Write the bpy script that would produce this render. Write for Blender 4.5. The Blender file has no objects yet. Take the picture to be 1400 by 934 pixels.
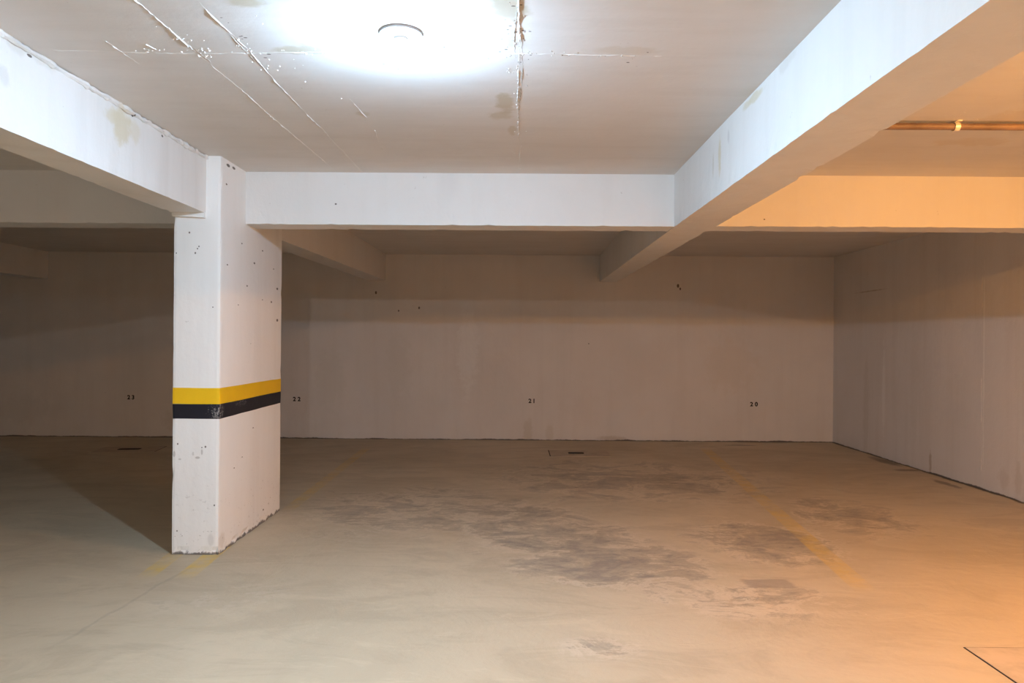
import bpy, bmesh, math, random
from mathutils import Vector, Matrix, noise

random.seed(7)
SC = bpy.context.scene
COL = SC.collection

# ------------------------------------------------------------------ measures (metres)
H = 1.5                      # eye height
HC = H + 1.282               # ceiling of the front bays
HCB = H + 1.335              # ceiling of the back bays
HB = H + 0.883               # beam soffits
HBR = H + 0.896
HBK = H + 0.932
YB0, YB1 = 5.564, 5.810      # cross beams
YW = 11.2155                 # back wall
XW = 4.8907                  # right wall
XL, YF = -11.0, -5.0         # left wall, wall behind the photographer
XC0, XC1, YC0, YC1 = -2.380, -2.051, 5.0945, 6.4426   # column

# ------------------------------------------------------------------ camera
cam_d = bpy.data.cameras.new('camera')
cam_d.sensor_width = 36.0
cam_d.lens = 36.0 * 1000.0 / 1400.0
cam_d.clip_start = 0.05
cam = bpy.data.objects.new('camera', cam_d)
COL.objects.link(cam)
CAM_R = Matrix.Rotation(0.0029, 3, 'Z') @ Matrix.Rotation(math.pi / 2 + 0.0007, 3, 'X') @ Matrix.Rotation(0.0075, 3, 'Z')
cam.matrix_world = Matrix.Translation((0, 0, H)) @ CAM_R.to_4x4()
SC.camera = cam


def seen(px, py, axis, val):
    """point of the real plane axis=val on the sight line measured at (px, py) in the photograph"""
    d = CAM_R @ Vector(((px - 700) / 1000.0, (467 - py) / 1000.0, -1.0))
    o = Vector((0, 0, H))
    t = (val - o[axis]) / d[axis]
    return o + d * t


# ------------------------------------------------------------------ node helpers
class Mat:
    def __init__(self, name):
        self.m = bpy.data.materials.new(name)
        self.m.use_nodes = True
        self.nt = self.m.node_tree
        self.nt.nodes.clear()
        self.out = self.nt.nodes.new('ShaderNodeOutputMaterial')
        self.bsdf = self.nt.nodes.new('ShaderNodeBsdfPrincipled')
        self.nt.links.new(self.bsdf.outputs[0], self.out.inputs[0])
        g = self.nt.nodes.new('ShaderNodeNewGeometry')
        self.P = g.outputs['Position']
        self.N = g.outputs['Normal']

    def link(self, a, b):
        self.nt.links.new(a, b)

    def put(self, sock, v):
        if hasattr(v, 'is_linked') or isinstance(v, bpy.types.NodeSocket):
            self.link(v, sock)
        else:
            sock.default_value = v

    def math(self, op, a, b=0.0, c=None, clamp=False):
        n = self.nt.nodes.new('ShaderNodeMath')
        n.operation = op
        n.use_clamp = clamp
        self.put(n.inputs[0], a)
        self.put(n.inputs[1], b)
        if c is not None:
            self.put(n.inputs[2], c)
        return n.outputs[0]

    def vmath(self, op, a, b):
        n = self.nt.nodes.new('ShaderNodeVectorMath')
        n.operation = op
        self.put(n.inputs[0], a)
        self.put(n.inputs[1], b)
        return n.outputs['Value'] if op in ('LENGTH', 'DOT_PRODUCT', 'DISTANCE') else n.outputs[0]

    def length(self, a):
        n = self.nt.nodes.new('ShaderNodeVectorMath')
        n.operation = 'LENGTH'
        self.put(n.inputs[0], a)
        return n.outputs['Value']

    def noise(self, scale, detail=4.0, rough=0.55, stretch=None, offset=None, dist=0.0):
        v = self.P
        if stretch:
            v = self.vmath('MULTIPLY', v, stretch)
        if offset:
            v = self.vmath('ADD', v, offset)
        n = self.nt.nodes.new('ShaderNodeTexNoise')
        self.link(v, n.inputs['Vector'])
        n.inputs['Scale'].default_value = scale
        n.inputs['Detail'].default_value = detail
        n.inputs['Roughness'].default_value = rough
        n.inputs['Distortion'].default_value = dist
        return n.outputs[0]

    def ramp(self, v, lo, hi, a=0.0, b=1.0, smooth=True):
        n = self.nt.nodes.new('ShaderNodeMapRange')
        n.interpolation_type = 'SMOOTHSTEP' if smooth else 'LINEAR'
        n.clamp = True
        self.put(n.inputs['Value'], v)
        n.inputs['From Min'].default_value = lo
        n.inputs['From Max'].default_value = hi
        n.inputs['To Min'].default_value = a
        n.inputs['To Max'].default_value = b
        return n.outputs[0]

    def mix(self, f, a, b, mode='MIX'):
        n = self.nt.nodes.new('ShaderNodeMix')
        n.data_type = 'RGBA'
        n.blend_type = mode
        ca = [s for s in n.inputs if s.type == 'RGBA']
        self.put(n.inputs[0], f)
        self.put(ca[0], a if not isinstance(a, tuple) else (*a, 1.0))
        self.put(ca[1], b if not isinstance(b, tuple) else (*b, 1.0))
        return [s for s in n.outputs if s.type == 'RGBA'][0]

    def xyz(self):
        n = self.nt.nodes.new('ShaderNodeSeparateXYZ')
        self.link(self.P, n.inputs[0])
        return n.outputs

    def blob(self, c, r, wob, k=0.5, lo=0.7, hi=1.0):
        """mask of one stain: an ellipsoid at c with radii r and a ragged edge"""
        v = self.vmath('SUBTRACT', self.P, tuple(c))
        v = self.vmath('MULTIPLY', v, tuple(1.0 / q for q in r))
        d = self.length(v)
        d = self.math('MULTIPLY_ADD', wob, k, d)
        return self.ramp(d, lo, hi, 1.0, 0.0)

    def maxof(self, ms):
        o = ms[0]
        for m in ms[1:]:
            o = self.math('MAXIMUM', o, m)
        return o

    def bump(self, h, strength, dist):
        n = self.nt.nodes.new('ShaderNodeBump')
        n.inputs['Strength'].default_value = strength
        n.inputs['Distance'].default_value = dist
        self.put(n.inputs['Height'], h)
        self.link(n.outputs[0], self.bsdf.inputs['Normal'])

    def finish(self, col, rough=0.8, spec=0.25):
        b = self.bsdf
        self.put(b.inputs['Base Color'], col if not isinstance(col, tuple) else (*col, 1.0))
        self.put(b.inputs['Roughness'], rough)
        b.inputs['Specular IOR Level'].default_value = spec
        return self.m


WHITE = (0.79, 0.775, 0.75)


def plaster(name, base=WHITE, stains=(), pits=(), streak=0.10, mottle=0.08, bump=0.35, base_dirt=False, brushed=0.0, foot=0.0):
    M = Mat(name)
    w = M.math('SUBTRACT', M.noise(9.0, 5.0, 0.65), 0.5)
    big = M.noise(0.9, 5.0, 0.6)
    col = M.mix(M.ramp(big, 0.35, 0.68, 0.0, mottle * 3), base, (base[0] * 0.80, base[1] * 0.775, base[2] * 0.74))
    vert = M.noise(1.0, 4.0, 0.6, stretch=(5.0, 5.0, 0.35))
    col = M.mix(M.ramp(vert, 0.45, 0.72, 0.0, streak * 3), col, (base[0] * 0.77, base[1] * 0.74, base[2] * 0.70))
    light = M.noise(1.0, 3.0, 0.6, stretch=(9.0, 9.0, 0.8), offset=(3, 7, 1))
    col = M.mix(M.ramp(light, 0.6, 0.75, 0.0, streak * 2), col, (0.87, 0.855, 0.83))
    for (c, r, colr, f) in stains:
        col = M.mix(M.math('MULTIPLY', M.blob(c, r, w, 1.6, 0.45, 1.0), f), col, colr)
    fine = M.noise(45.0, 3.0, 0.6)
    brush = M.noise(1.0, 5.0, 0.65, stretch=(1.0, 6.0, 5.0), offset=(6, 6, 6))
    col = M.mix(M.ramp(brush, 0.42, 0.70, 0.0, brushed), col, (base[0] * 0.82, base[1] * 0.80, base[2] * 0.77))
    specks = M.noise(26.0, 2.0, 0.5, offset=(11, 3, 5))
    col = M.mix(M.ramp(specks, 0.76, 0.80, 0.0, 0.3), col, (0.35, 0.31, 0.27))
    if pits:
        col = M.mix(M.math('MULTIPLY', M.maxof([M.blob(c, r, w, 1.2, 0.7, 1.0) for c, r in pits]), 0.9), col, (0.10, 0.08, 0.065))
    if base_dirt:
        z = M.xyz()[2]
        g = M.math('MULTIPLY_ADD', M.noise(14.0, 5.0, 0.7, offset=(4, 1, 9)), -0.10, z)
        col = M.mix(M.ramp(g, -0.042, -0.026, 0.85, 0.0), col, (0.09, 0.07, 0.055))
        sc = M.noise(20.0, 6.0, 0.75, stretch=(1, 1, 1.4), offset=(2, 2, 2))
        low = M.ramp(z, 0.05, 0.75, 0.75, 0.0)
        col = M.mix(M.math('MULTIPLY', M.ramp(sc, 0.60, 0.67), low), col, (0.34, 0.31, 0.28))
    if foot:
        z = M.xyz()[2]
        g = M.math('MULTIPLY_ADD', M.noise(1.3, 6.0, 0.75, offset=(4, 1, 9)), -foot * 4, z)
        col = M.mix(M.ramp(g, -foot * 1.9, -foot * 1.3, 0.85, 0.0), col, (0.06, 0.045, 0.035))
    h = M.math('ADD', M.math('MULTIPLY', M.noise(5.0, 6.0, 0.62, stretch=(1, 1, 0.6)), 1.0), M.math('MULTIPLY', fine, 0.12))
    M.bump(h, bump, 0.02)
    return M.finish(col, 0.78, 0.25)


def flat_paint(name, base, rough=0.6, scuff=(0.5, 0.5, 0.5), f=0.25, spots=()):
    M = Mat(name)
    n = M.noise(6.0, 6.0, 0.7)
    col = M.mix(M.ramp(n, 0.4, 0.7, 0.0, 0.25), base, tuple(c * 0.82 for c in base))
    s = M.noise(38.0, 5.0, 0.75, offset=(5, 5, 5))
    col = M.mix(M.ramp(s, 0.66, 0.72, 0.0, f), col, scuff)
    w = M.math('SUBTRACT', M.noise(30.0, 5.0, 0.8), 0.5)
    for c, r, q in spots:
        k = M.math('MULTIPLY', M.blob(c, r, w, 2.5, 0.5, 1.0), M.ramp(M.noise(60.0, 3.0, 0.8, offset=(9, 9, 9)), 0.50, 0.58, 0.0, q))
        col = M.mix(k, col, scuff)
    M.bump(n, 0.2, 0.01)
    return M.finish(col, rough, 0.3)


def plain(name, base, rough=0.5, metal=0.0, var=0.15, scale=20.0):
    M = Mat(name)
    n = M.noise(scale, 4.0, 0.6)
    col = M.mix(M.ramp(n, 0.35, 0.7, 0.0, 1.0), base, tuple(c * (1 - var) for c in base))
    M.bsdf.inputs['Metallic'].default_value = metal
    return M.finish(col, rough, 0.4)


def glow(name, colour, strength):
    m = bpy.data.materials.new(name)
    m.use_nodes = True
    nt = m.node_tree
    nt.nodes.clear()
    o = nt.nodes.new('ShaderNodeOutputMaterial')
    e = nt.nodes.new('ShaderNodeEmission')
    e.inputs[0].default_value = (*colour, 1)
    e.inputs[1].default_value = strength
    nt.links.new(e.outputs[0], o.inputs[0])
    return m


def floor_material():
    M = Mat('dusty_concrete')
    X, Y, Z = M.xyz()
    w = M.math('SUBTRACT', M.noise(3.0, 6.0, 0.7), 0.5)
    wf = M.math('SUBTRACT', M.noise(8.0, 6.0, 0.75, stretch=(0.55, 1.3, 1)), 0.5)
    base = (0.535, 0.445, 0.315)
    big = M.noise(0.55, 5.0, 0.6, dist=0.6)
    col = M.mix(M.ramp(big, 0.35, 0.68, 0.0, 0.8), base, (0.45, 0.372, 0.262))
    swirl = M.noise(1.7, 7.0, 0.68, stretch=(0.6, 1.4, 1), dist=1.4)
    col = M.mix(M.ramp(swirl, 0.46, 0.62, 0.0, 0.55), col, (0.405, 0.332, 0.232))
    swirl2 = M.noise(2.3, 7.0, 0.7, stretch=(0.5, 1.5, 1), dist=1.8, offset=(8, 2, 0))
    col = M.mix(M.ramp(swirl2, 0.56, 0.68, 0.0, 0.45), col, (0.60, 0.50, 0.355))
    # grey patches where the dusty skin has worn off
    def reg(px, py, rx, ry, f):
        c = seen(px, py, 2, 0.0)
        return M.math('MULTIPLY', M.blob(c, (rx, ry, 50), w, 0.9, 0.15, 1.0), f)
    area = M.maxof([reg(835, 770, 1.0, 0.85, 1.0), reg(1045, 738, 0.85, 1.0, 1.0), reg(690, 705, 1.1, 1.0, 0.85),
                    reg(560, 695, 1.6, 1.6, 0.62), reg(860, 655, 2.4, 1.9, 0.78), reg(1160, 705, 0.8, 1.1, 0.85),
                    reg(820, 886, 0.35, 0.25, 0.55), reg(760, 735, 1.1, 0.9, 0.9), reg(300, 820, 1.0, 0.5, 0.35),
                    reg(1020, 820, 0.9, 0.5, 0.7)])
    s1 = M.noise(2.1, 8.0, 0.70, stretch=(0.85, 1.2, 1), dist=0.9, offset=(1.3, 4.1, 0))
    s2 = M.noise(11.0, 5.0, 0.8, stretch=(0.7, 1.3, 1), dist=0.6, offset=(3, 3, 0))
    mixn = M.math('ADD', M.math('MULTIPLY', s1, 0.70), M.math('MULTIPLY', s2, 0.30))
    wv = M.math('ADD', mixn, M.math('MULTIPLY', area, 0.16))
    worn = M.math('MULTIPLY', M.ramp(wv, 0.565, 0.645), M.ramp(area, 0.03, 0.5))
    col = M.mix(M.math('MULTIPLY', worn, 0.42), col, (0.27, 0.235, 0.20))
    deep = M.math('MULTIPLY', M.ramp(wv, 0.635, 0.72), M.ramp(area, 0.1, 0.7))
    col = M.mix(M.math('MULTIPLY', deep, 0.5), col, (0.19, 0.17, 0.155))
    spk = M.math('MULTIPLY', M.ramp(s2, 0.55, 0.63), M.ramp(area, 0.15, 0.9))
    col = M.mix(M.math('MULTIPLY', spk, 0.40), col, (0.20, 0.18, 0.165))
    pale = M.math('MULTIPLY', M.math('MULTIPLY', M.ramp(wv, 0.515, 0.555), M.ramp(wv, 0.565, 0.60, 1.0, 0.0)), M.ramp(area, 0.05, 0.6))
    col = M.mix(M.math('MULTIPLY', pale, 0.5), col, (0.66, 0.56, 0.44))
    # one solid grey mortar patch
    c = seen(1050, 798, 2, 0.0)
    mx = M.math('ABSOLUTE', M.math('MULTIPLY', M.math('SUBTRACT', X, c.x), 1 / 0.15))
    my = M.math('ABSOLUTE', M.math('MULTIPLY', M.math('SUBTRACT', Y, c.y), 1 / 0.085))
    mm = M.math('MULTIPLY_ADD', wf, 0.8, M.math('MAXIMUM', mx, my))
    col = M.mix(M.ramp(mm, 0.85, 1.1, 0.6, 0.0), col, (0.27, 0.225, 0.19))
    # faded yellow bay lines
    def line(x0, y0, x1, y1, wd, f):
        s = (x1 - x0) / (y1 - y0)
        xc = M.math('MULTIPLY_ADD', Y, s, x0 - s * y0)
        d = M.math('ABSOLUTE', M.math('SUBTRACT', X, xc))
        a = M.ramp(d, wd * 0.42, wd * 0.55, 1.0, 0.0)
        e = M.math('MULTIPLY', M.ramp(Y, y0, y0 + 0.3), M.ramp(Y, y1 - 0.4, y1, 1.0, 0.0))
        return M.math('MULTIPLY', M.math('MULTIPLY', a, e), f)
    n1 = M.ramp(M.noise(3.5, 6.0, 0.75, offset=(6, 0, 0)), 0.33, 0.66, 0.15, 1.0)
    a0, a1 = seen(1158, 790, 2, 0.0), seen(962, 612, 2, 0.0)
    b0, b1 = seen(390, 700, 2, 0.0), seen(505, 610, 2, 0.0)
    c0, c1 = seen(245, 795, 2, 0.0), seen(285, 758, 2, 0.0)
    d0, d1 = seen(190, 795, 2, 0.0), seen(232, 758, 2, 0.0)
    ln = M.maxof([line(a0.x, a0.y - .3, a1.x, a1.y, 0.15, 0.55), line(b0.x, b0.y, b1.x, b1.y, 0.12, 0.5),
                  line(c0.x, c0.y, c1.x, c1.y + .5, 0.13, 0.95), line(d0.x, d0.y, d1.x, d1.y + .5, 0.12, 0.75)])
    col = M.mix(M.math('MULTIPLY', ln, n1), col, (0.66, 0.43, 0.06))
    # fine crack running away to the left of the column
    k0, k1 = seen(105, 865, 2, 0.0), seen(330, 735, 2, 0.0)
    s = (k1.x - k0.x) / (k1.y - k0.y)
    xc = M.math('ADD', M.math('MULTIPLY_ADD', Y, s, k0.x - s * k0.y), M.math('MULTIPLY', w, 0.10))
    d = M.math('ABSOLUTE', M.math('SUBTRACT', X, xc))
    cr = M.math('MULTIPLY', M.ramp(d, 0.004, 0.020, 0.24, 0.0), M.math('MULTIPLY', M.ramp(Y, 3.4, 3.8), M.ramp(Y, 4.6, 5.0, 1.0, 0.0)))
    col = M.mix(cr, col, (0.22, 0.19, 0.16))
    # dirt caught in the joint along the walls
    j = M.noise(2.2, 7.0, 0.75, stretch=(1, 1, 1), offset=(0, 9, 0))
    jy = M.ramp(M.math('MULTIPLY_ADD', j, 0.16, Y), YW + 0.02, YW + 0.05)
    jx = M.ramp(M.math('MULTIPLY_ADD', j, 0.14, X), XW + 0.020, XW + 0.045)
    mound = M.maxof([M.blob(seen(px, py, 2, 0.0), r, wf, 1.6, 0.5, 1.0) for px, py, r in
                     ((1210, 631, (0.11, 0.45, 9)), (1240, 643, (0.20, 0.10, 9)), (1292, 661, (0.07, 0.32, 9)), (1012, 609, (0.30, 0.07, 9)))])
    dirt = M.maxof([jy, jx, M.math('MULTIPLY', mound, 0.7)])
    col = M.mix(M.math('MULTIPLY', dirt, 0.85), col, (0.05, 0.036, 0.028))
    # pale crumbs of plaster
    vor = M.nt.nodes.new('ShaderNodeTexVoronoi')
    vor.inputs['Scale'].default_value = 5.5
    M.link(M.P, vor.inputs['Vector'])
    crumb = M.math('MULTIPLY', M.ramp(vor.outputs['Distance'], 0.02, 0.045, 1.0, 0.0), M.ramp(M.noise(1.2, 3.0, 0.6, offset=(2, 8, 0)), 0.5, 0.62))
    col = M.mix(M.math('MULTIPLY', crumb, 0.55), col, (0.78, 0.72, 0.62))
    h = M.math('ADD', M.noise(1.6, 7.0, 0.62, dist=0.8), M.math('MULTIPLY', M.noise(14.0, 5.0, 0.7), 0.22))
    h = M.math('SUBTRACT', h, M.math('MULTIPLY', worn, 0.12))
    M.bump(h, 0.45, 0.03)
    return M.finish(col, M.ramp(big, 0.3, 0.7, 0.42, 0.62), 0.45)


# ------------------------------------------------------------------ mesh helpers
def obj(name, bm, m, parent=None, smooth=False, loc=None):
    me = bpy.data.meshes.new(name)
    bmesh.ops.recalc_face_normals(bm, faces=bm.faces[:])
    bm.to_mesh(me)
    bm.free()
    if smooth:
        for p in me.polygons:
            p.use_smooth = True
    me.materials.append(m)
    o = bpy.data.objects.new(name, me)
    COL.objects.link(o)
    if parent:
        o.parent = parent
    if loc:
        o.location = loc
    return o


def thing(name, loc, label, cat, group=None):
    o = bpy.data.objects.new(name, None)
    o.empty_display_size = 0.1
    o.location = loc
    COL.objects.link(o)
    return tag(o, label, cat, group)


def tag(o, label, cat, group=None):
    o['label'] = label
    o['category'] = cat
    o['kind'] = 'thing'
    if group:
        o['group'] = group
    return o


def structure(o):
    o['kind'] = 'structure'
    return o


def add_box(bm, a, b):
    vs = [bm.verts.new((x, y, z)) for z in (a[2], b[2]) for y in (a[1], b[1]) for x in (a[0], b[0])]
    for f in ((0, 2, 3, 1), (4, 5, 7, 6), (0, 1, 5, 4), (2, 6, 7, 3), (0, 4, 6, 2), (1, 3, 7, 5)):
        bm.faces.new([vs[i] for i in f])
    return vs


def rough_prism(s0, s1, nl, nu, nv, amp, chip, seed, keep_top=True, off=Vector((0, 0, 0))):
    """a bar of cast concrete between the end sections s0 and s1 (four corners each), its arrises
    slightly wavy and chipped; amp is the waviness and chip the depth of the broken bits, in metres"""
    bm = bmesh.new()
    per = []
    for i in range(nu):
        per.append((i / nu, 0.0))
    for i in range(nv):
        per.append((1.0, i / nv))
    for i in range(nu):
        per.append((1.0 - i / nu, 1.0))
    for i in range(nv):
        per.append((0.0, 1.0 - i / nv))

    def section(s, u, v):
        return (s[0] * (1 - u) + s[1] * u) * (1 - v) + (s[3] * (1 - u) + s[2] * u) * v
    S0, S1 = [Vector(p) for p in s0], [Vector(p) for p in s1]
    rings = []
    for k in range(nl + 1):
        t = k / nl
        mid = section(S0, .5, .5) * (1 - t) + section(S1, .5, .5) * t
        ring = []
        for (u, v) in per:
            p = section(S0, u, v) * (1 - t) + section(S1, u, v) * t
            top = v > 0.999
            corner = (u in (0.0, 1.0)) and (v == 0.0)
            q = p + off + Vector((seed, seed * .7, 0))
            d = noise.noise_vector(q * 1.3) * amp + noise.noise_vector(q * 5.0) * amp * 0.35
            if corner:
                c = noise.noise(q * 13.0)
                if c > 0.22:
                    d += (mid - p).normalized() * chip * min(1.0, (c - 0.22) * 4)
                d += noise.noise_vector(q * 14.0) * amp * 0.8
            d *= min(1.0, k / 2.0, (nl - k) / 2.0) if nl > 8 else 1.0
            if top and keep_top:
                d.z = 0
            ring.append(bm.verts.new(p + d))
        rings.append(ring)
    n = len(per)
    for a, b in zip(rings, rings[1:]):
        for i in range(n):
            bm.faces.new((a[i], a[(i + 1) % n], b[(i + 1) % n], b[i]))
    bm.faces.new(rings[0])
    bm.faces.new(rings[-1])
    return bm


def ridge_strip(a, b, up, wid, hgt, step, seed, gaps=0.15, wave=0.01):
    """a bead of mortar squeezed along a joint, lumpy and broken in places"""
    bm = bmesh.new()
    a, b, up = Vector(a), Vector(b), Vector(up)
    d = (b - a)
    L = d.length
    d.normalize()
    side = d.cross(up).normalized()
    n = max(2, int(L / step))
    prev = None
    for i in range(n + 1):
        t = i / n * L
        q = Vector((seed * 3.1, t * 7.0, seed))
        s = noise.noise(q)
        fine = noise.noise(q * 5.0)
        live = noise.noise(Vector((seed, t * 2.6, 2.0))) > gaps - 0.52 and s > -0.45
        w = wid * (0.35 + 0.4 * abs(s) + 1.0 * abs(fine)) * (1.0 if live else 0.45)
        h = hgt * max(0.08, 0.5 + 0.7 * s + 0.9 * fine) * (1.0 if live else 0.25)
        c = a + d * t + side * (noise.noise(q * 0.35) * wave + fine * wave * 0.35)
        e = 0.004
        ring = [bm.verts.new(c - side * w / 2 - up * e), bm.verts.new(c - side * w * 0.18 + up * h),
                bm.verts.new(c + side * w * 0.2 + up * h * 0.8), bm.verts.new(c + side * w / 2 - up * e)]
        if prev:
            for k in range(3):
                bm.faces.new((prev[k], prev[k + 1], ring[k + 1], ring[k]))
            bm.faces.new((prev[3], prev[0], ring[0], ring[3]))
        else:
            bm.faces.new(ring)
        if i == n:
            bm.faces.new(ring[::-1])
        prev = ring
    return bm


def add_flake(bm, c, up, r, h, rnd):
    up = Vector(up)
    t1 = up.orthogonal().normalized()
    t2 = up.cross(t1)
    n = rnd.randint(5, 7)
    ph = rnd.random() * 6
    asp = rnd.uniform(0.25, 0.8)
    base = []
    for i in range(n):
        g = ph + i / n * math.tau
        q = r * rnd.uniform(0.6, 1.2)
        base.append(bm.verts.new(Vector(c) + t1 * math.cos(g) * q + t2 * math.sin(g) * q * asp - up * 0.003))
    apex = bm.verts.new(Vector(c) + up * h + t1 * rnd.uniform(-r, r) * 0.3)
    for i in range(n):
        bm.faces.new((base[i], base[(i + 1) % n], apex))
    bm.faces.new(base)


def lathe(bm, prof, n=40, c=(0, 0, 0)):
    rings = []
    for r, z in prof:
        rings.append([bm.verts.new((c[0] + r * math.cos(i / n * math.tau), c[1] + r * math.sin(i / n * math.tau), c[2] + z)) for i in range(n)])
    for a, b in zip(rings, rings[1:]):
        for i in range(n):
            bm.faces.new((a[i], a[(i + 1) % n], b[(i + 1) % n], b[i]))
    bm.faces.new(rings[0])
    bm.faces.new(rings[-1])


def tube_x(bm, x0, x1, r, n, c, wob=0.0):
    N = 40
    rings = []
    for k in range(N + 1):
        x = x0 + (x1 - x0) * k / N
        dy, dz = noise.noise(Vector((x * 0.9, 3, 0))) * wob, noise.noise(Vector((x * 0.9, 8, 0))) * wob * 0.4
        rings.append([bm.verts.new((x, c[0] + dy + r * math.cos(i / n * math.tau), c[1] + dz + r * math.sin(i / n * math.tau))) for i in range(n)])
    for a, b in zip(rings, rings[1:]):
        for i in range(n):
            bm.faces.new((a[i], a[(i + 1) % n], b[(i + 1) % n], b[i]))
    bm.faces.new(rings[0])
    bm.faces.new(rings[-1])


YELLOWED = (0.66, 0.60, 0.46)

# ------------------------------------------------------------------ the setting
bm = bmesh.new()
add_box(bm, (XL - .2, YF - .2, -0.25), (XW + .2, YW + .2, 0.0))
floor = structure(obj('floor', bm, floor_material()))

# ceiling: one slab, the back bays a little higher
ceil_stains = []
for px, py, rx, ry, f in ((690, 142, .060, .22, 1.0), (697, 12, .10, .14, .9), (684, 158, .09, .10, .7), (700, 178, .03, .14, .6), (412, 68, .14, .07, .9), (335, 3, .10, .05, .9),
                          (700, 50, .05, .12, .5), (860, 70, .2, .06, .35), (495, 155, .05, .05, .5), (575, 60, .35, .06, .3)):
    ceil_stains.append((seen(px, py, 2, HC), (rx, ry, 0.3), (0.56, 0.505, 0.40), f))
for px, py, rx, ry, f in ((1330, 195, .3, .12, .4), (1390, 160, .2, .2, .45)):
    ceil_stains.append((seen(px, py, 2, HC), (rx, ry, 0.3), (0.60, 0.52, 0.40), f))
cp = []
rr = random.Random(3)
for i in range(40):
    k = i % 4
    px = (rr.gauss(708, 7), rr.gauss(706, 9), rr.uniform(330, 900), rr.gauss(330, 22))[k]
    py = rr.uniform(3, 90) if k != 2 else rr.gauss(74, 7)
    if k == 3:
        py = 50 + (px - 330) * .9 + rr.gauss(0, 6)
    s = rr.uniform(.0025, .006)
    cp.append((seen(px, py, 2, HC), (s * rr.uniform(.8, 2), s, .05)))
M_CEIL = plaster('ceiling_paint', (0.73, 0.71, 0.685), ceil_stains, cp, streak=0.0, mottle=0.10, bump=0.14, brushed=0.28)
bm = bmesh.new()
YS = 0.5 * (YB0 + YB1)
prof = [(YF - .2, HC), (YS, HC), (YS, HCB), (YW + .2, HCB), (YW + .2, HCB + .25), (YF - .2, HCB + .25)]
va = [bm.verts.new((XL - .2, y, z)) for y, z in prof]
vb = [bm.verts.new((XW + .2, y, z)) for y, z in prof]
bm.faces.new(va)
bm.faces.new(vb)
for i in range(6):
    bm.faces.new((va[i], va[(i + 1) % 6], vb[(i + 1) % 6], vb[i]))
ceiling = structure(obj('ceiling', bm, M_CEIL))

# raised shuttering joints on the ceiling, with loose flakes of mortar
M_JOINT = plaster('joint_paint', (0.75, 0.73, 0.70), streak=0, mottle=0.05, bump=0.3)
M_JDARK = plaster('joint_rough_shade', (0.47, 0.43, 0.38), streak=0, mottle=0.2, bump=0.6)  # dark strips: rough ridge bits plus painted shadow along the joints
UP = (0, 0, -1)


def joint(px0, py0, px1, py1, wid, hgt, seed, m=None, wave=0.012, y_to=None):
    a, b = seen(px0, py0, 2, HC), seen(px1, py1, 2, HC)
    if y_to is not None:
        a = b + (a - b) * ((y_to - b.y) / (a.y - b.y))
    return obj('shuttering_joint', ridge_strip(a, b, UP, wid, hgt, 0.011, seed, wave=wave), m or M_JOINT, ceiling)


joint(185, 0, 462, 237, 0.015, 0.005, 1.3, y_to=1.0)
joint(272, 0, 497, 237, 0.012, 0.004, 2.9, y_to=1.0)
joint(708, 0, 710, 239, 0.013, 0.005, 4.7, M_JOINT, y_to=1.0)
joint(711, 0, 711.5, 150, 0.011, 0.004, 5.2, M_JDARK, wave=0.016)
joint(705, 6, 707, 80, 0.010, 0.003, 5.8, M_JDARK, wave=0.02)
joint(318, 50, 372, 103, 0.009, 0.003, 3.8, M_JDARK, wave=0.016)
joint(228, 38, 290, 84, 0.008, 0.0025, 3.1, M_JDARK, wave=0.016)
joint(75, 70, 905, 76, 0.010, 0.0025, 6.1, wave=0.02)
joint(145, 56, 192, 88, 0.014, 0.007, 7.7)
joint(200, 60, 215, 68, 0.018, 0.008, 8.2)
joint(478, 135, 500, 160, 0.011, 0.007, 9.4)
joint(512, 178, 522, 205, 0.007, 0.004, 9.9)
rnd = random.Random(11)
for (px0, py0, px1, py1, n, spread) in ((706, 4, 708, 120, 34, 10), (706, 120, 709, 232, 12, 5), (225, 35, 290, 82, 26, 9), (320, 50, 372, 100, 20, 9),
                                        (400, 70, 480, 74, 14, 7), (180, 68, 320, 70, 14, 3), (600, 60, 700, 70, 12, 12), (720, 72, 880, 78, 18, 5), (350, 20, 450, 130, 8, 20)):
    bm = bmesh.new()
    for i in range(n):
        t = rnd.random()
        c = seen(px0 + (px1 - px0) * t + rnd.gauss(0, spread), py0 + (py1 - py0) * t + rnd.gauss(0, spread * .4), 2, HC)
        add_flake(bm, c, UP, rnd.uniform(.004, .013), rnd.uniform(.0025, .007), rnd)
    o = obj('mortar_flakes', bm, M_JOINT, ceiling)
    o['kind'] = 'stuff'
for (px, py, n, sp) in ((1340, 160, 12, 22), (1300, 240, 8, 50)):
    bm = bmesh.new()
    for i in range(n):
        c = seen(px + rnd.gauss(0, sp), py + rnd.gauss(0, sp * .25), 2, HC)
        if c.y < YB0 - 0.03:
            add_flake(bm, c, UP, rnd.uniform(.004, .013), rnd.uniform(.0025, .007), rnd)
    o = obj('mortar_flakes', bm, M_JOINT, ceiling)
    o['kind'] = 'stuff'

# walls
bw_p = [(seen(px, py, 1, YW), (r, .05, r * 1.5)) for px, py, r in ((514, 400, .018), (927, 391, .022), (573, 421, .016), (545, 425, .013), (930, 395, .015), (805, 470, .01))]
bw_s = [(seen(px, py, 1, YW), (rx, .2, rz), c, f) for px, py, rx, rz, c, f in (
    (722, 590, .10, .22, (0.58, 0.52, 0.43), .45), (752, 592, .08, .18, (0.60, 0.54, 0.45), .4), (838, 600, .25, .06, (0.50, 0.43, 0.35), .5),
    (545, 500, .25, .7, (0.70, 0.66, 0.61), .6), (640, 480, .2, .8, (0.84, 0.82, 0.79), .5), (450, 520, .3, .6, (0.70, 0.67, 0.62), .5), (1000, 500, .5, .5, (0.72, 0.66, 0.59), .5),
    (245, 575, .3, .2, (0.6, 0.55, 0.5), .4), (30, 560, .5, .3, (0.66, 0.62, 0.58), .4))]
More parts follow.
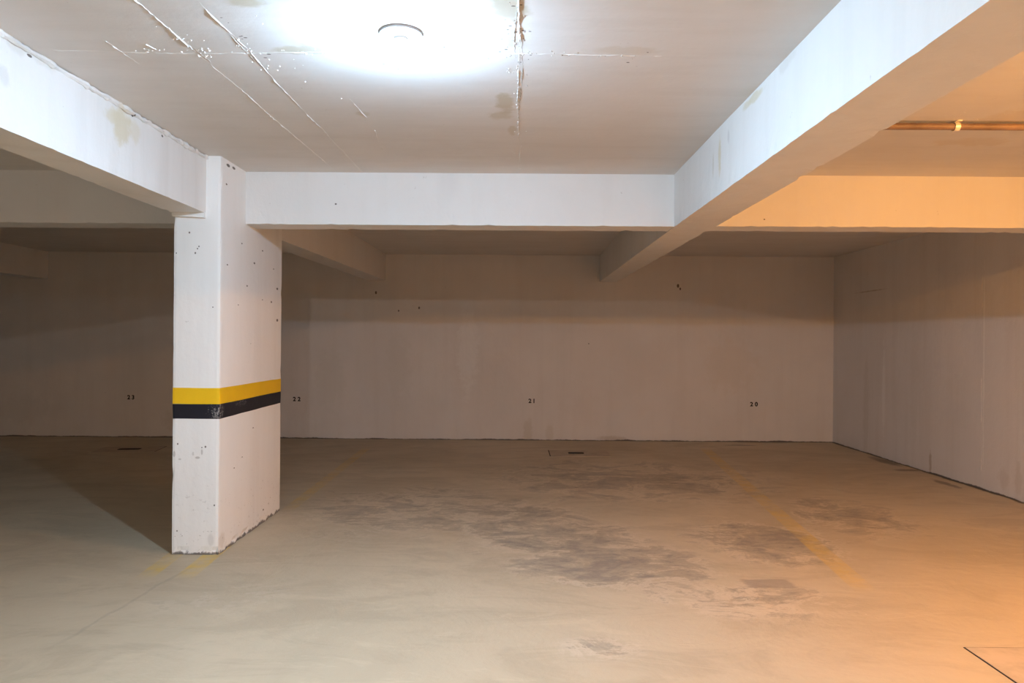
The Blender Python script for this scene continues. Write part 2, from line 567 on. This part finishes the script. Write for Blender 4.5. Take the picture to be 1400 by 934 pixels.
M_BACK = plaster('back_wall_paint', (0.775, 0.74, 0.705), bw_s, bw_p, streak=0.05, mottle=0.09, bump=0.3, foot=0.022)
bm = bmesh.new()
add_box(bm, (XL - .2, YW, 0), (XW + .2, YW + .2, HCB))
structure(obj('wall_back', bm, M_BACK))

rw_s = [(seen(px, py, 0, XW), (.2, ry, rz), c, f) for px, py, ry, rz, c, f in (
    (1272, 632, .035, .16, (0.48, 0.41, 0.34), .8), (1372, 655, .10, .14, (0.58, 0.52, 0.46), .35), (1392, 655, .06, .2, (0.56, 0.50, 0.44), .35),
    (1184, 560, .10, .9, (0.64, 0.61, 0.57), .6), (1208, 540, .05, .8, (0.85, 0.84, 0.82), .6), (1250, 520, .12, 1.0, (0.69, 0.66, 0.62), .5),
    (1345, 500, .02, 1.2, (0.86, 0.84, 0.81), .8), (1190, 398, .55, .012, (0.45, 0.38, 0.32), .7), (1300, 470, .4, .5, (0.82, 0.79, 0.75), .4))]
M_RIGHT = plaster('right_wall_paint', (0.76, 0.735, 0.71), rw_s, (), streak=0.07, mottle=0.08, bump=0.3, foot=0.018)
bm = bmesh.new()
add_box(bm, (XW, YF, 0), (XW + .2, YW, HCB))
wall_r = structure(obj('wall_right', bm, M_RIGHT))
# raised pour joint on the right wall
a, b = seen(1341, 660, 0, XW), seen(1341, 378, 0, XW)
obj('pour_joint', ridge_strip((XW, a.y, 0.03), (XW, a.y, b.z), (-1, 0, 0), 0.010, 0.005, 0.03, 3.3, wave=0.004), M_RIGHT, wall_r)

M_PLAIN = plaster('plain_wall_paint', (0.74, 0.71, 0.68))
bm = bmesh.new()
add_box(bm, (XL - .2, YF, 0), (XL, YW, HCB))
structure(obj('wall_left', bm, M_PLAIN))
bm = bmesh.new()
add_box(bm, (XL - .2, YF - .2, 0), (XW + .2, YF, HC))
structure(obj('wall_front', bm, M_PLAIN))

# ------------------------------------------------------------------ column
lx = lambda p: p
pits = []
for px, py, s in ((379, 395, .022), (371, 413, .016), (379, 438, .022), (348, 360, .016), (338, 391, .013), (359, 343, .012), (331, 333, .011), (310, 252, .013),
                  (311, 362, .010), (374, 368, .010), (359, 410, .009), (326, 417, .008), (346, 585, .009), (320, 640, .008), (360, 697, .013), (331, 625, .007),
                  (343, 470, .006)):
    pits.append((seen(px, py, 0, XC1), (.02, s * 1.3, s * .62)))
for px, py, s in ((259, 318, .007), (270, 340, .007), (267, 346, .009), (241, 346, .006), (272, 337, .007), (243, 607, .007), (281, 611, .008), (276, 612, .005),
                  (293, 691, .008), (242, 726, .007), (291, 420, .005)):
    pits.append((seen(px, py, 1, YC0), (s * .8, .02, s)))
cst = []
for px, py, rx, rz, f in ((238, 621, .010, .022, .55), (246, 628, .014, .008, .5), (270, 626, .018, .010, .65), (276, 618, .007, .022, .6), (264, 620, .008, .016, .4), (288, 738, .025, .05, .25)):
    cst.append((seen(px, py, 1, YC0), (rx, .03, rz), (0.42, 0.39, 0.36), f))
for px, py, ry, rz, c, f in ((338, 690, .10, .10, (0.88, 0.86, 0.83), .7), (345, 475, .03, .10, (0.88, 0.86, 0.83), .6), (303, 738, .06, .08, (0.62, 0.55, 0.47), .35),
                            (340, 228, .05, .03, (0.4, 0.36, 0.3), .3)):
    cst.append((seen(px, py, 0, XC1), (.03, ry, rz), c, f))
for px, py in ((293, 222), (320, 230), (312, 226), (300, 224)):
    pits.append((seen(px, py, 0, XC1), (.03, .035, .012)))
M_COLUMN = plaster('column_paint', (0.88, 0.87, 0.85), cst, pits, streak=0.06, mottle=0.05, bump=0.3, base_dirt=True)

col = thing('concrete_column', (0.5 * (XC0 + XC1), 0.5 * (YC0 + YC1), 0),
            'white painted rectangular concrete column with a yellow and black band', 'column')
o0 = Vector(col.location)


def column_ring(z, grow=0.0, w=0.0, n_w=8, n_d=24):
    pts = []
    x0, x1, y0, y1 = XC0 - grow, XC1 + grow, YC0 - grow, YC1 + grow
    for i in range(n_w):
        pts.append((x0 + (x1 - x0) * i / n_w, y0))
    for i in range(n_d):
        pts.append((x1, y0 + (y1 - y0) * i / n_d))
    for i in range(n_w):
        pts.append((x1 - (x1 - x0) * i / n_w, y1))
    for i in range(n_d):
        pts.append((x0, y1 - (y1 - y0) * i / n_d))
    out = []
    for i, (x, y) in enumerate(pts):
        p = Vector((x, y, z))
        d = noise.noise_vector(p * 1.1) * 0.0022 + noise.noise_vector(p * 5.0) * 0.001
        corner = i in (0, n_w, n_w + n_d, 2 * n_w + n_d)
        if corner:
            c = noise.noise(p * 7 + Vector((3, 0, 0)))
            k = (Vector((o0.x, o0.y, z)) - p)
            k = Vector((math.copysign(1, k.x), math.copysign(1, k.y), 0))
            d += k * (0.003 + max(0, c - 0.25) * 0.012)
        if z < 0.06:       # ragged foot
            c = noise.noise(p * 16 + Vector((0, 0, 5)))
            k = Vector((o0.x - x, 0, 0)) if (n_w < i < n_w + n_d or i > 2 * n_w + n_d) else Vector((0, o0.y - y, 0))
            if k.length > 0 and not corner:
                d += k.normalized() * max(0, c) * 0.022
        d.z = 0
        out.append(p + d)
    return out


bm = bmesh.new()
zs = [0.0, 0.012, 0.03, 0.06] + [0.06 + (HC - 0.06) * i / 44 for i in range(1, 45)]
zs[-1] = HC + 0.004
rings = [[bm.verts.new(p - o0) for p in column_ring(z, n_w=16, n_d=56)] for z in zs]
n = len(rings[0])
for a, b in zip(rings, rings[1:]):
    for i in range(n):
        bm.faces.new((a[i], a[(i + 1) % n], b[(i + 1) % n], b[i]))
bm.faces.new(rings[0])
bm.faces.new(rings[-1])
obj('shaft', bm, M_COLUMN, col)

corner_c = Vector((XC1, YC0, seen(298, 563, 1, YC0).z))


def band(name, z0, z1, m, seed):
    bm = bmesh.new()
    rows = []
    for k in range(4):
        z = z0 + (z1 - z0) * k / 3
        for_edge = k in (0, 3)
        ring = column_ring(z, 0.0015, n_w=16, n_d=56)
        if for_edge:
            for p in ring:
                p.z += noise.noise(p * 6 + Vector((seed, 0, 0))) * 0.0022
        rows.append([bm.verts.new(p - o0) for p in ring])
    # turned-in lips so that the paint film has thickness
    lip0 = [bm.verts.new(Vector(((v.co.x) * 0.985, (v.co.y) * 0.996, v.co.z))) for v in rows[0]]
    lip1 = [bm.verts.new(Vector(((v.co.x) * 0.985, (v.co.y) * 0.996, v.co.z))) for v in rows[-1]]
    rows = [lip0] + rows + [lip1]
    n = len(rows[0])
    for a, b in zip(rows, rows[1:]):
        for i in range(n):
            bm.faces.new((a[i], a[(i + 1) % n], b[(i + 1) % n], b[i]))
    return obj(name, bm, m, col)


zy1, zy0, zk0 = seen(266, 530.5, 1, YC0).z, seen(266, 552.5, 1, YC0).z, seen(266, 572.5, 1, YC0).z
M_YELLOW = flat_paint('band_yellow', (0.86, 0.52, 0.012), 0.55, (0.80, 0.60, 0.2), 0.25)
M_BLACK = flat_paint('band_black', (0.014, 0.014, 0.022), 0.5, (0.30, 0.28, 0.27), 0.35,
                     [(corner_c, (.09, .10, .06), 0.9), (Vector((XC1, 5.5, corner_c.z + .03)), (.05, .12, .03), 0.5)])
band('yellow_band', zy0, zy1, M_YELLOW, 1)['label'] = 'yellow painted stripe around the shaft'
band('black_band', zk0, zy0, M_BLACK, 5)['label'] = 'black painted stripe below the yellow one'
# rough mortar lip where the beam sits on the column head
bm = rough_prism([(XC0, YC0 - .03, HB - .028), (XC1 - .105, YC0 - .035, HB - .034), (XC1 - .105, YC0 - .03, HB + .004), (XC0, YC0 - .03, HB + .004)],
                 [(XC0, YC0 + .02, HB - .028), (XC1 - .105, YC0 + .02, HB - .034), (XC1 - .105, YC0 + .02, HB + .004), (XC0, YC0 + .02, HB + .004)],
                 4, 10, 2, 0.003, 0.006, 2.2)
for v in bm.verts:
    v.co -= o0
obj('mortar_lip', bm, M_COLUMN, col)

# ------------------------------------------------------------------ beams


def beam(name, label, s0, s1, m, seed, nl=110, amp=0.0018, chip=0.007):
    o = obj(name, rough_prism(s0, s1, nl, 4, 4, amp, chip, seed), m)
    return tag(o, label, 'beam')


def sec_y(x0, x1, y, zb, zt):
    return [(x0, y, zb), (x1, y, zb), (x1, y, zt), (x0, y, zt)]


def sec_x(x, y0, y1, zb, zt):
    return [(x, y0, zb), (x, y1, zb), (x, y1, zt), (x, y0, zt)]


lb_s = [(seen(px, py, 0, -2.156), (.1, ry, rz), c, f) for px, py, ry, rz, c, f in (
    (168, 172, .13, .13, YELLOWED, .9), (155, 160, .10, .06, YELLOWED, .7), (185, 180, .08, .08, YELLOWED, .5), (20, 60, .10, .05, (0.6, 0.58, 0.54), .5),
    (60, 80, .15, .05, (0.62, 0.6, 0.56), .5), (5, 105, .05, .05, (0.55, 0.53, 0.5), .4))]
M_LB = plaster('left_beam_paint', (0.79, 0.78, 0.76), lb_s, [(seen(181, 158, 0, -2.156), (.05, .012, .008)), (seen(222, 186, 0, -2.156), (.05, .014, .008)), (seen(40, 76, 0, -2.156), (.05, .02, .008))], streak=0.10, mottle=0.06)
bl = beam('ceiling_beam', 'white front ceiling beam ending on the head of the banded column', sec_y(-2.392, -2.156, YF, HB, HC + .004),
          sec_y(-2.392, -2.156, YC0 + .003, HB, HC + .004), M_LB, 1.7, 220)
obj('mortar_ridge', ridge_strip((-2.150, 0.5, HC - .012), (-2.150, YC0, HC - .016), (0.75, 0, -0.66), 0.046, 0.018, 0.03, 5.5, wave=0.006), M_LB, bl)

rb_s = [(seen(px, py, 0, 1.2074), (.1, ry, rz), c, f) for px, py, ry, rz, c, f in (
    (984, 215, .035, .16, YELLOWED, .85), (975, 222, .02, .10, (0.6, 0.56, 0.48), .6), (1032, 132, .14, .03, YELLOWED, .8), (1020, 145, .10, .03, YELLOWED, .7),
    (996, 186, .03, .06, (0.55, 0.53, 0.52), .5), (1075, 85, .12, .04, (0.62, 0.6, 0.56), .4))]
M_RB = plaster('right_beam_paint', (0.79, 0.78, 0.76), rb_s, (), streak=0.06, mottle=0.06)
bm = rough_prism(sec_y(1.2074, 1.5148, YF, HB, HC + .004), sec_y(1.2074, 1.5148, 5.69, HB, HC + .004), 190, 4, 4, 0.0020, 0.008, 9.1)
br = tag(obj('ceiling_beam', bm, M_RB), 'long white and tan ceiling beam running to the back wall, right of the lit bulb', 'beam')
# its far half, past the cross beams
obj('far_span', rough_prism(sec_y(1.212, 1.511, 5.69, HB + .002, HCB + .004), sec_y(1.3057, 1.5635, YW + .01, HBK, HCB + .004), 90, 4, 4, 0.0018, 0.007, 9.6), M_RB, br)

M_XB = plaster('cross_beam_paint', (0.78, 0.765, 0.745), (), [(seen(459, 279, 1, YB0), (.008, .05, .006)), (seen(1045, 300, 1, YB0), (.008, .05, .006))], streak=0.04, mottle=0.06)
beam('ceiling_beam', 'white lit cross beam between the column and the long right beam', sec_x(XC1 - .003, YB0, YB1, HB, HC + .004),
     sec_x(1.210, YB0, YB1, HB + .004, HC + .004), M_XB, 3.1, 60)
beam('ceiling_beam', 'orange lit cross beam below the ceiling pipe, ending at the right wall', sec_x(1.512, YB0, YB1, HBR - .004, HC + .004),
     sec_x(XW + .01, YB0, YB1, HBR, HC + .004), M_XB, 4.3, 60)
beam('ceiling_beam', 'dim grey cross beam seen below the left beam, left of the column', sec_x(XL, YB0, YB1, HB, HC + .004),
     sec_x(XC0 + .003, YB0, YB1, HB, HC + .004), M_XB, 5.9, 110)
beam('ceiling_beam', 'dim brown beam from behind the column to the back wall', sec_y(-2.33, -2.075, YC1 - .003, HB + .006, HCB + .004),
     sec_y(-2.26, -1.981, YW + .01, HBK, HCB + .004), M_XB, 6.6, 60)
xf = seen(66, 381, 1, YW)
beam('ceiling_beam', 'dark short beam meeting the back wall in the far left corner', sec_y(xf.x - .3, xf.x, YB1 - .002, xf.z - .02, HCB + .004),
     sec_y(xf.x - .3, xf.x, YW + .01, xf.z, HCB + .004), M_XB, 7.9, 60)

# ------------------------------------------------------------------ lamps
M_PLASTIC = plain('lamp_white_plastic', (0.80, 0.80, 0.78), 0.4, 0.0, 0.05)
M_RIM = plain('lamp_rim_grey', (0.5, 0.51, 0.52), 0.45, 0.0, 0.1)


def ceiling_lamp(loc, label, emit, body):
    t = thing('ceiling_lamp', loc, label, 'lamp')
    bm = bmesh.new()
    lathe(bm, [(0.001, -0.022), (0.030, -0.022), (0.034, -0.020), (0.072, -0.016), (0.080, -0.011), (0.083, 0.0)], 48)
    obj('base_plate', bm, M_PLASTIC, t, True)
    bm = bmesh.new()
    lathe(bm, [(0.0825, -0.0005), (0.0885, -0.0005), (0.0885, -0.011), (0.0825, -0.011), (0.0825, -0.0005)], 48)
    obj('rim', bm, M_RIM, t, True)
    bm = bmesh.new()
    lathe(bm, [(0.001, -0.062), (0.020, -0.062), (0.027, -0.056), (0.027, -0.030), (0.031, -0.021), (0.001, -0.019)], 32)
    obj('lamp_holder', bm, M_PLASTIC, t, True)
    bm = bmesh.new()
    lathe(bm, [(0.001, -0.058), (0.0175, -0.058), (0.0175, -0.074), (0.001, -0.075)], 32)
    b = obj('bulb', bm, M_PLASTIC, t, True)
    bm = bmesh.new()
    lathe(bm, [(0.001, -0.0745), (0.018, -0.0745), (0.024, -0.081), (0.036, -0.094), (0.043, -0.107), (0.0455, -0.1195), (0.001, -0.1198)], 32)
    obj('bulb_diffuser', bm, body, b, True)
    bm = bmesh.new()
    prof = [(0.034, -0.120)]
    for i in range(1, 11):
        g = i / 10 * math.pi / 2
        prof.append((max(0.001, 0.034 * math.cos(g)), -0.120 - 0.0235 * math.sin(g)))
    lathe(bm, prof, 32)
    obj('bulb_globe', bm, emit, b, True)
    return t


B_COOL = glow('cool_bulb_body', (0.55, 0.86, 1.20), 200.0)
B_WARM = glow('warm_bulb_body', (1.0, 0.43, 0.10), 330.0)
B_FILL = glow('fill_bulb_body', (0.92, 0.93, 0.93), 250.0)  # body of the two added fill bulbs
E_COOL = glow('cool_bulb_glow', (0.60, 0.885, 1.19), 6300.0)
E_WARM = glow('warm_bulb_glow', (1.0, 0.43, 0.085), 11000.0)
p = seen(548, 45, 2, HC)
ceiling_lamp(p, 'lit cool white bulb in a round ceiling holder above the bare floor', E_COOL, B_COOL)
ceiling_lamp((3.3, 2.7, HC), 'lit amber bulb in a round ceiling holder between right beam and right wall', E_WARM, B_WARM)

E_FILL_LEFT = glow('left_fill_glow', (0.85, 0.93, 1.0), 2000.0)  # unseen bulb added to lift the dim left bay
ceiling_lamp((-5.2, -0.6, HC), 'added fill bulb in a round ceiling holder, unseen in the bay left of the left beam', E_FILL_LEFT, B_FILL)
E_FILL_REAR = glow('rear_fill_glow', (0.95, 0.94, 0.94), 8100.0)  # added out of view to brighten the column and back wall
ceiling_lamp((-0.45, -0.7, HC), 'added fill bulb in a round ceiling holder, unseen one bay behind the cool bulb', E_FILL_REAR, B_FILL)

# ------------------------------------------------------------------ pipe under the ceiling of the right bay
pz = HC - 0.030
pa, pb = seen(1210, 173.5, 2, pz), seen(1400, 173.5, 2, pz)
py_ = 0.5 * (pa.y + pb.y)
pipe = thing('ceiling_pipe', (3.2, py_, pz), 'reddish brown pipe clipped along the ceiling in front of the orange beam', 'pipe')
M_PIPE = plain('pipe_brown', (0.25, 0.165, 0.13), 0.5, 0.0, 0.35, 9.0)
bm = bmesh.new()
tube_x(bm, 1.517 - 3.2, XW - 3.2, 0.019, 20, (0, 0), 0.004)
obj('pipe_run', bm, M_PIPE, pipe, True)
M_CLIP = plain('clip_metal', (0.82, 0.78, 0.70), 0.4, 0.3, 0.1)


def clip(x):
    bm = bmesh.new()
    N = 20
    rings = []
    for xx in (-.014, .014):
        for r in (0.0222, 0.0252):
            rings.append([bm.verts.new((x + xx, r * math.cos(i / N * math.tau), r * math.sin(i / N * math.tau))) for i in range(N)])
    for a, b in ((0, 1), (1, 3), (3, 2), (2, 0)):
        for i in range(N):
            bm.faces.new((rings[a][i], rings[a][(i + 1) % N], rings[b][(i + 1) % N], rings[b][i]))
    for s in (-1, 1):
        add_box(bm, (x - .013, s * .024 - .014, .024), (x + .013, s * .024 + .014, .029))
    return obj('pipe_clip', bm, M_CLIP, pipe)


clip(seen(1306, 174, 2, pz).x - 3.2)
clip(3.9 - 3.2)

# ------------------------------------------------------------------ inspection covers in the floor
M_LID = plain('cover_concrete', (0.50, 0.41, 0.31), 0.7, 0.0, 0.2, 7.0)
M_GAP = plain('cover_gap_dirt', (0.035, 0.025, 0.02), 0.9, 0.0, 0.2)


def cover(cx, cy, wx, wy, label, slot=None, rot=0.0, m=None, gap=0.012, sides=(0, 1, 2, 3)):
    t = thing('inspection_cover', (cx, cy, 0), label, 'floor cover')
    t.rotation_euler.z = rot
    bm = bmesh.new()
    hx, hy, g = wx / 2, wy / 2, gap
    o_ = [(-hx - g, -hy - g), (hx + g, -hy - g), (hx + g, hy + g), (-hx - g, hy + g)]
    i_ = [(-hx, -hy), (hx, -hy), (hx, hy), (-hx, hy)]
    for k in sides:
        a, b = k, (k + 1) % 4
        lo, hi = -0.004, 0.0025
        vs = [bm.verts.new((*q, z)) for z in (lo, hi) for q in (o_[a], o_[b], i_[b], i_[a])]
        for f in ((0, 1, 2, 3), (4, 5, 6, 7), (0, 1, 5, 4), (1, 2, 6, 5), (2, 3, 7, 6), (3, 0, 4, 7)):
            bm.faces.new([vs[q] for q in f])
    obj('dirt_joint', bm, M_GAP, t)
    bm = bmesh.new()
    N = 12
    top = [[bm.verts.new((-hx + wx * i / N, -hy + wy * j / N, 0.004 + 0.0015 * noise.noise(Vector((i * .7 + cx, j * .7, cy))))) for i in range(N + 1)] for j in range(N + 1)]
    bot = [bm.verts.new((sx * hx, sy * hy, -0.004)) for sx, sy in ((-1, -1), (1, -1), (1, 1), (-1, 1))]
    for j in range(N):
        for i in range(N):
            bm.faces.new((top[j][i], top[j][i + 1], top[j + 1][i + 1], top[j + 1][i]))
    bm.faces.new([bot[0], bot[1]] + [top[0][i] for i in range(N, -1, -1)])
    bm.faces.new([bot[1], bot[2]] + [top[j][N] for j in range(N, -1, -1)])
    bm.faces.new([bot[2], bot[3]] + [top[N][i] for i in range(N + 1)])
    bm.faces.new([bot[3], bot[0]] + [top[j][0] for j in range(N + 1)])
    bm.faces.new(bot[::-1])
    obj('lid', bm, m or M_LID, t)
    if slot:
        sx, sy, sw, sd = slot
        bm = bmesh.new()
        n = 16
        lowr, upr = [], []
        for i in range(n):
            g_ = i / n * math.tau
            ex = math.copysign(abs(math.cos(g_)) ** 0.35, math.cos(g_)) * sw / 2
            ey = math.copysign(abs(math.sin(g_)) ** 0.35, math.sin(g_)) * sd / 2
            lowr.append(bm.verts.new((sx + ex, sy + ey, 0.0)))
            upr.append(bm.verts.new((sx + ex, sy + ey, 0.0075)))
        for i in range(n):
            bm.faces.new((lowr[i], lowr[(i + 1) % n], upr[(i + 1) % n], upr[i]))
        bm.faces.new(upr)
        bm.faces.new(lowr)
        obj('lifting_slot', bm, M_GAP, t)['label'] = 'dark lifting slot'
    return t


q = seen(787.5, 620, 2, 0)
c1_ = seen(750, 621, 2, 0)
cover(c1_.x + .42, q.y, 0.80, 0.52, 'floor cover with a dark slot below the middle of the back wall', (q.x - c1_.x - .42, 0.0, 0.215, 0.13), gap=0.012, sides=(3,))
q = seen(177, 614.5, 2, 0)
cover(q.x, q.y, 0.80, 0.52, 'floor cover with a dark slot in the shadow left of the column', (0, 0, 0.29, 0.13), rot=0.16, gap=0.006, sides=(1,))
e0 = seen(1320, 886.5, 2, 0)
cover(e0.x + .36, e0.y - .33, 0.72, 0.66, 'large square floor cover in the orange lit floor near the right wall', gap=0.007)

# ------------------------------------------------------------------ bay numbers painted on the back wall
M_INK = plain('number_ink', (0.02, 0.014, 0.012), 0.7, 0.0, 0.2)


def glyph(ch, size):
    cu = bpy.data.curves.new('digit_text', 'FONT')
    cu.body = ch
    cu.size = size
    cu.extrude = 0.001
    cu.offset = 0.0035
    cu.align_x = 'CENTER'
    cu.align_y = 'CENTER'
    to = bpy.data.objects.new('digit_text', cu)
    COL.objects.link(to)
    dg = bpy.context.evaluated_depsgraph_get()
    me = bpy.data.meshes.new_from_object(to.evaluated_get(dg))
    bpy.data.objects.remove(to)
    bpy.data.curves.remove(cu)
    return me


for txt, xa, xb, py, where in (('23', 176, 182, 543.5, 'left of the column'), ('22', 402.5, 409, 546, 'just right of the column'),
                               ('21', 724.5, 730, 548.5, 'at the middle of the room'), ('20', 1027.5, 1034, 553, 'nearest the right wall')):
    pa, pb = seen(xa, py, 1, YW), seen(xb, py, 1, YW)
    t = thing('bay_number', ((pa.x + pb.x) / 2, YW, pa.z), f'small black {txt} painted on the back wall {where}', 'number', 'bay numbers on the back wall')
    for ch, pp in zip(txt, (pa, pb)):
        me = glyph(ch, 0.088)
        me.name = 'digit'
        me.materials.clear()
        me.materials.append(M_INK)
        o = bpy.data.objects.new('digit', me)
        COL.objects.link(o)
        o.parent = t
        o.rotation_euler = (math.pi / 2, 0, 0)
        o.location = (pp.x - t.location.x, -0.0012, 0)

# ------------------------------------------------------------------ world and colour
wd = bpy.data.worlds.new('world')
SC.world = wd
wd.use_nodes = True
wd.node_tree.nodes['Background'].inputs[0].default_value = (0, 0, 0, 1)
SC.view_settings.view_transform = 'Standard'
SC.view_settings.look = 'None'
SC.view_settings.exposure = -0.12
SC.view_settings.gamma = 1.0
SC.view_settings.use_curve_mapping = False
SC.cycles.use_denoising = True
SC.cycles.use_adaptive_sampling = True
SC.cycles.adaptive_threshold = 0.04
SC.cycles.max_bounces = 8
SC.cycles.diffuse_bounces = 5
SC.cycles.sample_clamp_indirect = 8.0
